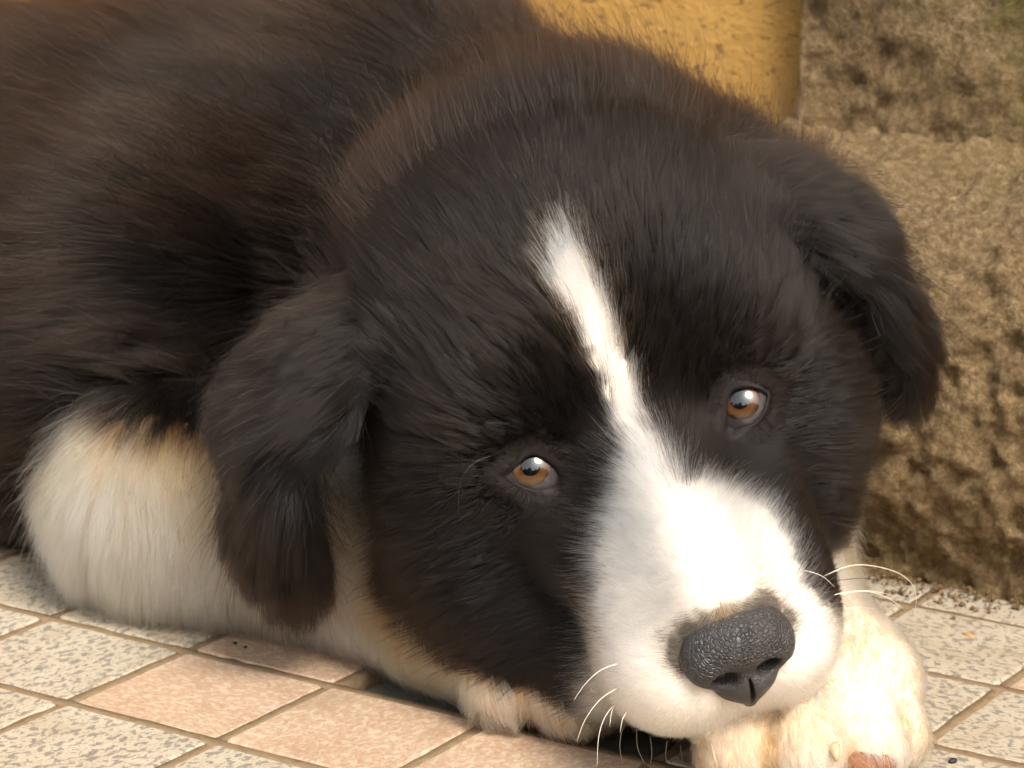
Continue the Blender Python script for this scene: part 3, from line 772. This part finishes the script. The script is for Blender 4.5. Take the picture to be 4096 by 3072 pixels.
def make_fur(name, root, N, T, L, colr, R, lift, npt=7, cell=(.0022, .006), amt=(.55, .45), wave=.10, seed=1, droop=.0, bigv=.35, fly=.03, par=None):
    n = len(root); s = np.linspace(0, 1, npt)
    L = L*(.65 + .5*rng.random(n))
    jit = rng.normal(size=(n, 3))*.16
    big = np.stack([fbm(root*70, 2, seed+c) for c in range(3)], 1)*bigv
    T = norm(T + jit + big - ((big*N).sum(1, keepdims=True))*N)
    flyer = rng.random(n) < fly
    lift = lift*(.7 + .6*rng.random(n)); lift = np.where(flyer, lift*1.7, lift)
    L = np.where(flyer, L*1.25, L)
    pts = np.empty((n, npt, 3)); pts[:, 0] = root - N*.0004; cur = root.copy()
    bend = rng.normal(size=(n, 3))*wave
    for k in range(1, npt):
        a = (s[k] + s[k-1])/2
        el = lift*(1.35 - .9*a)
        d = norm(T*np.cos(el)[:, None] + N*np.sin(el)[:, None] + bend*math.sin(a*3.0) - droop*a*ZZ)
        cur = cur + d*(L/(npt-1))[:, None]; pts[:, k] = cur
    for q, (ce, am) in enumerate(zip(cell, amt)):
        pts = clump(pts, worley(root, ce, seed*31 + q*7), np.where(flyer, .1, am*(.6 + .7*rng.random(n))), s)
    pts[..., 2] = np.maximum(pts[..., 2], .0006)
    hc = bpy.data.hair_curves.new(name); hc.add_curves([npt]*n)
    hc.attributes['position'].data.foreach_set('vector', pts.astype(np.float32).ravel())
    ra = hc.attributes.get('radius') or hc.attributes.new('radius', 'FLOAT', 'POINT')
    prof = (1 - .88*s**1.6)[None, :]*R*(.7 + .6*rng.random((n, 1)))
    ra.data.foreach_set('value', prof.astype(np.float32).ravel())
    ca = hc.attributes.new('Col', 'FLOAT_COLOR', 'CURVE')
    ca.data.foreach_set('color', np.c_[colr, np.ones(n)].astype(np.float32).ravel())
    hc.materials.append(M_FUR)
    o = bpy.data.objects.new(name, hc); col.objects.link(o); part(o, par)
    return tag(o, kind='stuff')

tri = np.concatenate([SQ[:, [0, 1, 2]], SQ[:, [0, 2, 3]]])
ta, tb, tc = SV[tri[:, 0]], SV[tri[:, 1]], SV[tri[:, 2]]
area = .5*np.linalg.norm(np.cross(tb - ta, tc - ta), axis=1)
cenv = (ta + tb + tc)/3; tn = SN[tri].mean(1); tg = sg[tri[:, 0]]
dens = np.select([tg == TRUNK, tg == SKULL, tg == EARL, tg == EARR, tg == LEGL, tg == LEGR], [2.4e6, 5.0e6, 4.5e6, 4.5e6, 4.5e6, 7e6], 1.2e6)
hpf = to_head(cenv)
dens = np.where((tg == SKULL) & (hpf[:, 2] > .6), 13e6, dens)
face = (norm(CAM - cenv)*tn).sum(1)
dens = dens*np.where(face < -.35, .2, 1)*np.where(cenv[:, 2] < .003, 0, 1)*np.where(cenv[:, 0] < -.25, .5, 1)
FUR_AMOUNT = 1.0
w = area*dens*FUR_AMOUNT; N_ = int(w.sum())
ti = np.repeat(np.arange(len(w)), rng.poisson(w))
b1_, b2_ = rng.random(len(ti)), rng.random(len(ti)); fl = b1_ + b2_ > 1; b1_[fl], b2_[fl] = 1 - b1_[fl], 1 - b2_[fl]
root = ta[ti] + b1_[:, None]*(tb - ta)[ti] + b2_[:, None]*(tc - ta)[ti]
# no hair inside the eye openings or on the nose pad
rg = sg[tri[ti, 0]]; rg = np.where((rg == LEGL) & (root[:, 2] > leg_line(root) + .007 + .004*vnoise(root*120)), TRUNK, rg); exleg = (rg == TRUNK) & (sg[tri[ti, 0]] == LEGL); keep = ~((rg == SKULL) & (to_head(root)[:, 2] > 4.5)); keep[~keep] = nose_d(root[~keep]) > -.0004
for e, lid in zip(EYES, LIDS):
    q = root - e; near = np.linalg.norm(q, axis=1) < .016
    ab = np.c_[q @ _vx, q @ _vy]; dd = np.full(len(root), 1.); dd[near] = poly_dist(ab[near], lid)
    keep &= ~(near & (dd < .0009))
bw = np.stack([1 - b1_ - b2_, b1_, b2_], 1)[keep]; tk = tri[ti[keep]]
root = root[keep]; rg = rg[keep]; exleg = exleg[keep]
# soften the borders between regions
rootN = norm((SN[tk]*bw[..., None]).sum(1))
jit = rng.random((len(root), 4))
cc, ww = coat(root, rg, jit)
TT = flow(root, rootN, rg); LL = np.where(exleg, .017, fur_len(root, rg))
print('hairs', len(root))
hh = to_head(root)
spec = [('body_fur', (rg == TRUNK) | (rg == HIND), 6.0e-5, .66, (.0026, .009), (.40, .30), .16, .10),
        ('head_fur', (rg == SKULL) & (hh[:, 2] <= .6), 4.5e-5, .50, (.0016, .0058), (.42, .46), .11, .05),
        ('muzzle_fur', (rg == SKULL) & (hh[:, 2] > .6), 3.2e-5, .34, (.0009, .0025), (.25, .20), .06, .0),
        ('ear_fur', rg == EARL, 5e-5, .38, (.0022, .007), (.5, .5), .12, .12),
        ('ear_fur', rg == EARR, 5e-5, .38, (.0022, .007), (.5, .5), .12, .12),
        ('foreleg_fur', rg == LEGL, 4.6e-5, .50, (.0016, .005), (.32, .28), .16, .10),
        ('foreleg_fur', rg == LEGR, 4.2e-5, .42, (.0016, .004), (.45, .4), .12, .05)]
for q, (nm, k, R, lift, cell, amt, wave, droop) in enumerate(spec):
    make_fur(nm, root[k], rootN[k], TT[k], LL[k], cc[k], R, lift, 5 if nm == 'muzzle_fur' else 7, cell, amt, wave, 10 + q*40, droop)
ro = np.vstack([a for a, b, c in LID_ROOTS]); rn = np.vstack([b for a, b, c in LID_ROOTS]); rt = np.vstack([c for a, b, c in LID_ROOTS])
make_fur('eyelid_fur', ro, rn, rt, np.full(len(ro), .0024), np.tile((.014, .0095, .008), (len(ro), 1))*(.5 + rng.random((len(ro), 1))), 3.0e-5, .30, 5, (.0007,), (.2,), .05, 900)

# ------------------------------------------------------------------ whiskers, claws and pads
def trace(u, v):
    d = norm(FWD*FPX + RIGHT*(u - 2048) + UP*(1536 - v)); t = .55
    for _ in range(80): t += max(float(sdf(CAM + d*t)), 0)*.8
    return CAM + d*min(t, .74)
M_WHISK = plain('whisker_white', (.75, .68, .56), .35, .5, .1); M_WHDK = plain('whisker_dark', (.05, .04, .035), .4, .5, .1)
WH = [([(3286,2313),(3396,2264),(3495,2264),(3601,2296),(3657,2352),(3664,2423),(3650,2480)], .02, 0), ([(3321,2388),(3389,2368),(3466,2363),(3537,2373),(3590,2389)], .015, 0),
      ([(3353,2388),(3424,2366),(3495,2370),(3558,2395),(3620,2441)], .015, 0), ([(3364,2444),(3403,2431),(3452,2430),(3503,2436)], .008, 0), ([(3345,2326),(3452,2313),(3537,2327),(3608,2366)], .015, 1),
      ([(3201,2285),(3247,2289),(3297,2310),(3339,2349)], .004, 0), ([(3395,2570),(3430,2575),(3462,2587)], .004, 1),
      ([(2480,2656),(2402,2681),(2341,2736),(2296,2800)], -.012, 0), ([(2476,2753),(2402,2797),(2341,2878),(2307,2966)], -.012, 0), ([(2470,2810),(2422,2864),(2395,2946),(2388,3068)], -.012, 0),
      ([(2466,2807),(2446,2851),(2439,2908)], -.006, 0), ([(2514,2841),(2490,2878),(2480,2932)], -.006, 0), ([(2510,2888),(2486,2932),(2480,3000),(2497,3068)], -.01, 0),
      ([(2547,2922),(2551,2993),(2585,3068)], -.008, 0), ([(2600,2950),(2608,3010),(2598,3074)], -.008, 0), ([(2668,2970),(2664,3034),(2690,3080)], -.006, 0), ([(2722,2985),(2728,3030),(2740,3078)], -.006, 0),
      ([(2780,2985),(2768,3040),(2776,3080)], -.006, 0), ([(2842,2960),(2856,3020),(2870,3060)], -.005, 0), ([(2945,2930),(2962,2985),(2965,3030)], -.004, 0), ([(3030,2900),(3060,2960),(3100,3010)], -.004, 0),
      ([(3180,2840),(3200,2890),(3196,2930)], -.003, 0), ([(2010,1815),(1900,1850),(1840,1930),(1834,2055)], -.006, 1)]
for px, dy, dark in WH:
    r0 = trace(*px[0]); n = len(px)
    pts = [r0 + np.array((0, .0008, 0))] + [P(u, v, r0[1] - .001 + dy*(k+1)/n) for k, (u, v) in enumerate(px[1:])]
    part(tube('whisker', pts, 1.25e-4 if not dark else 9e-5, 3.5e-5, M_WHDK if dark else M_WHISK, 5))

M_PAD = plain('paw_pad', (.25, .115, .062), .6, .3, .3, 500); M_CLAW = plain('claw_horn', (.55, .40, .24), .35, .5, .15, 400)
PADS = [(G(3490, .6605, .0088), (.0070, .0048, .0058)), (G(3300, .6530, .0050), (.0060, .0048, .0042)), (G(2985, .6550, .0050), (.0062, .0048, .0042)), (G(2400, .6985, .0085), (.0058, .0050, .0062)), (G(2175, .7055, .0078), (.0040, .0045, .0058))]
for c0, rr in PADS:
    V, F = sphere_cap(np.zeros(3), np.array([0, 0, 1.]), 1.0, math.pi*.999, 14, 20); V = np.array(V)
    V = c0 + V*np.array(rr)*(1 + .06*fbm(V*2.2 + c0*100, 2, 3)[:, None])
    V[:, 2] = np.maximum(V[:, 2], .0012)
    part(mesh_obj('toe_pad', V, F, M_PAD))
for a, b_ in ((P(3425, 2905, .6660), P(3455, 2962, .6600)), (P(3338, 2985, .6525), P(3345, 3045, .6495)), (P(3612, 2890, .6715), P(3622, 2940, .6680)), (P(2190, 2845, .6970), P(2172, 2880, .6950))):
    part(tube('claw', [a, (a + b_)/2 + np.array((0, -.0012, .0004)), b_], .0014, .0006, M_CLAW, 8))
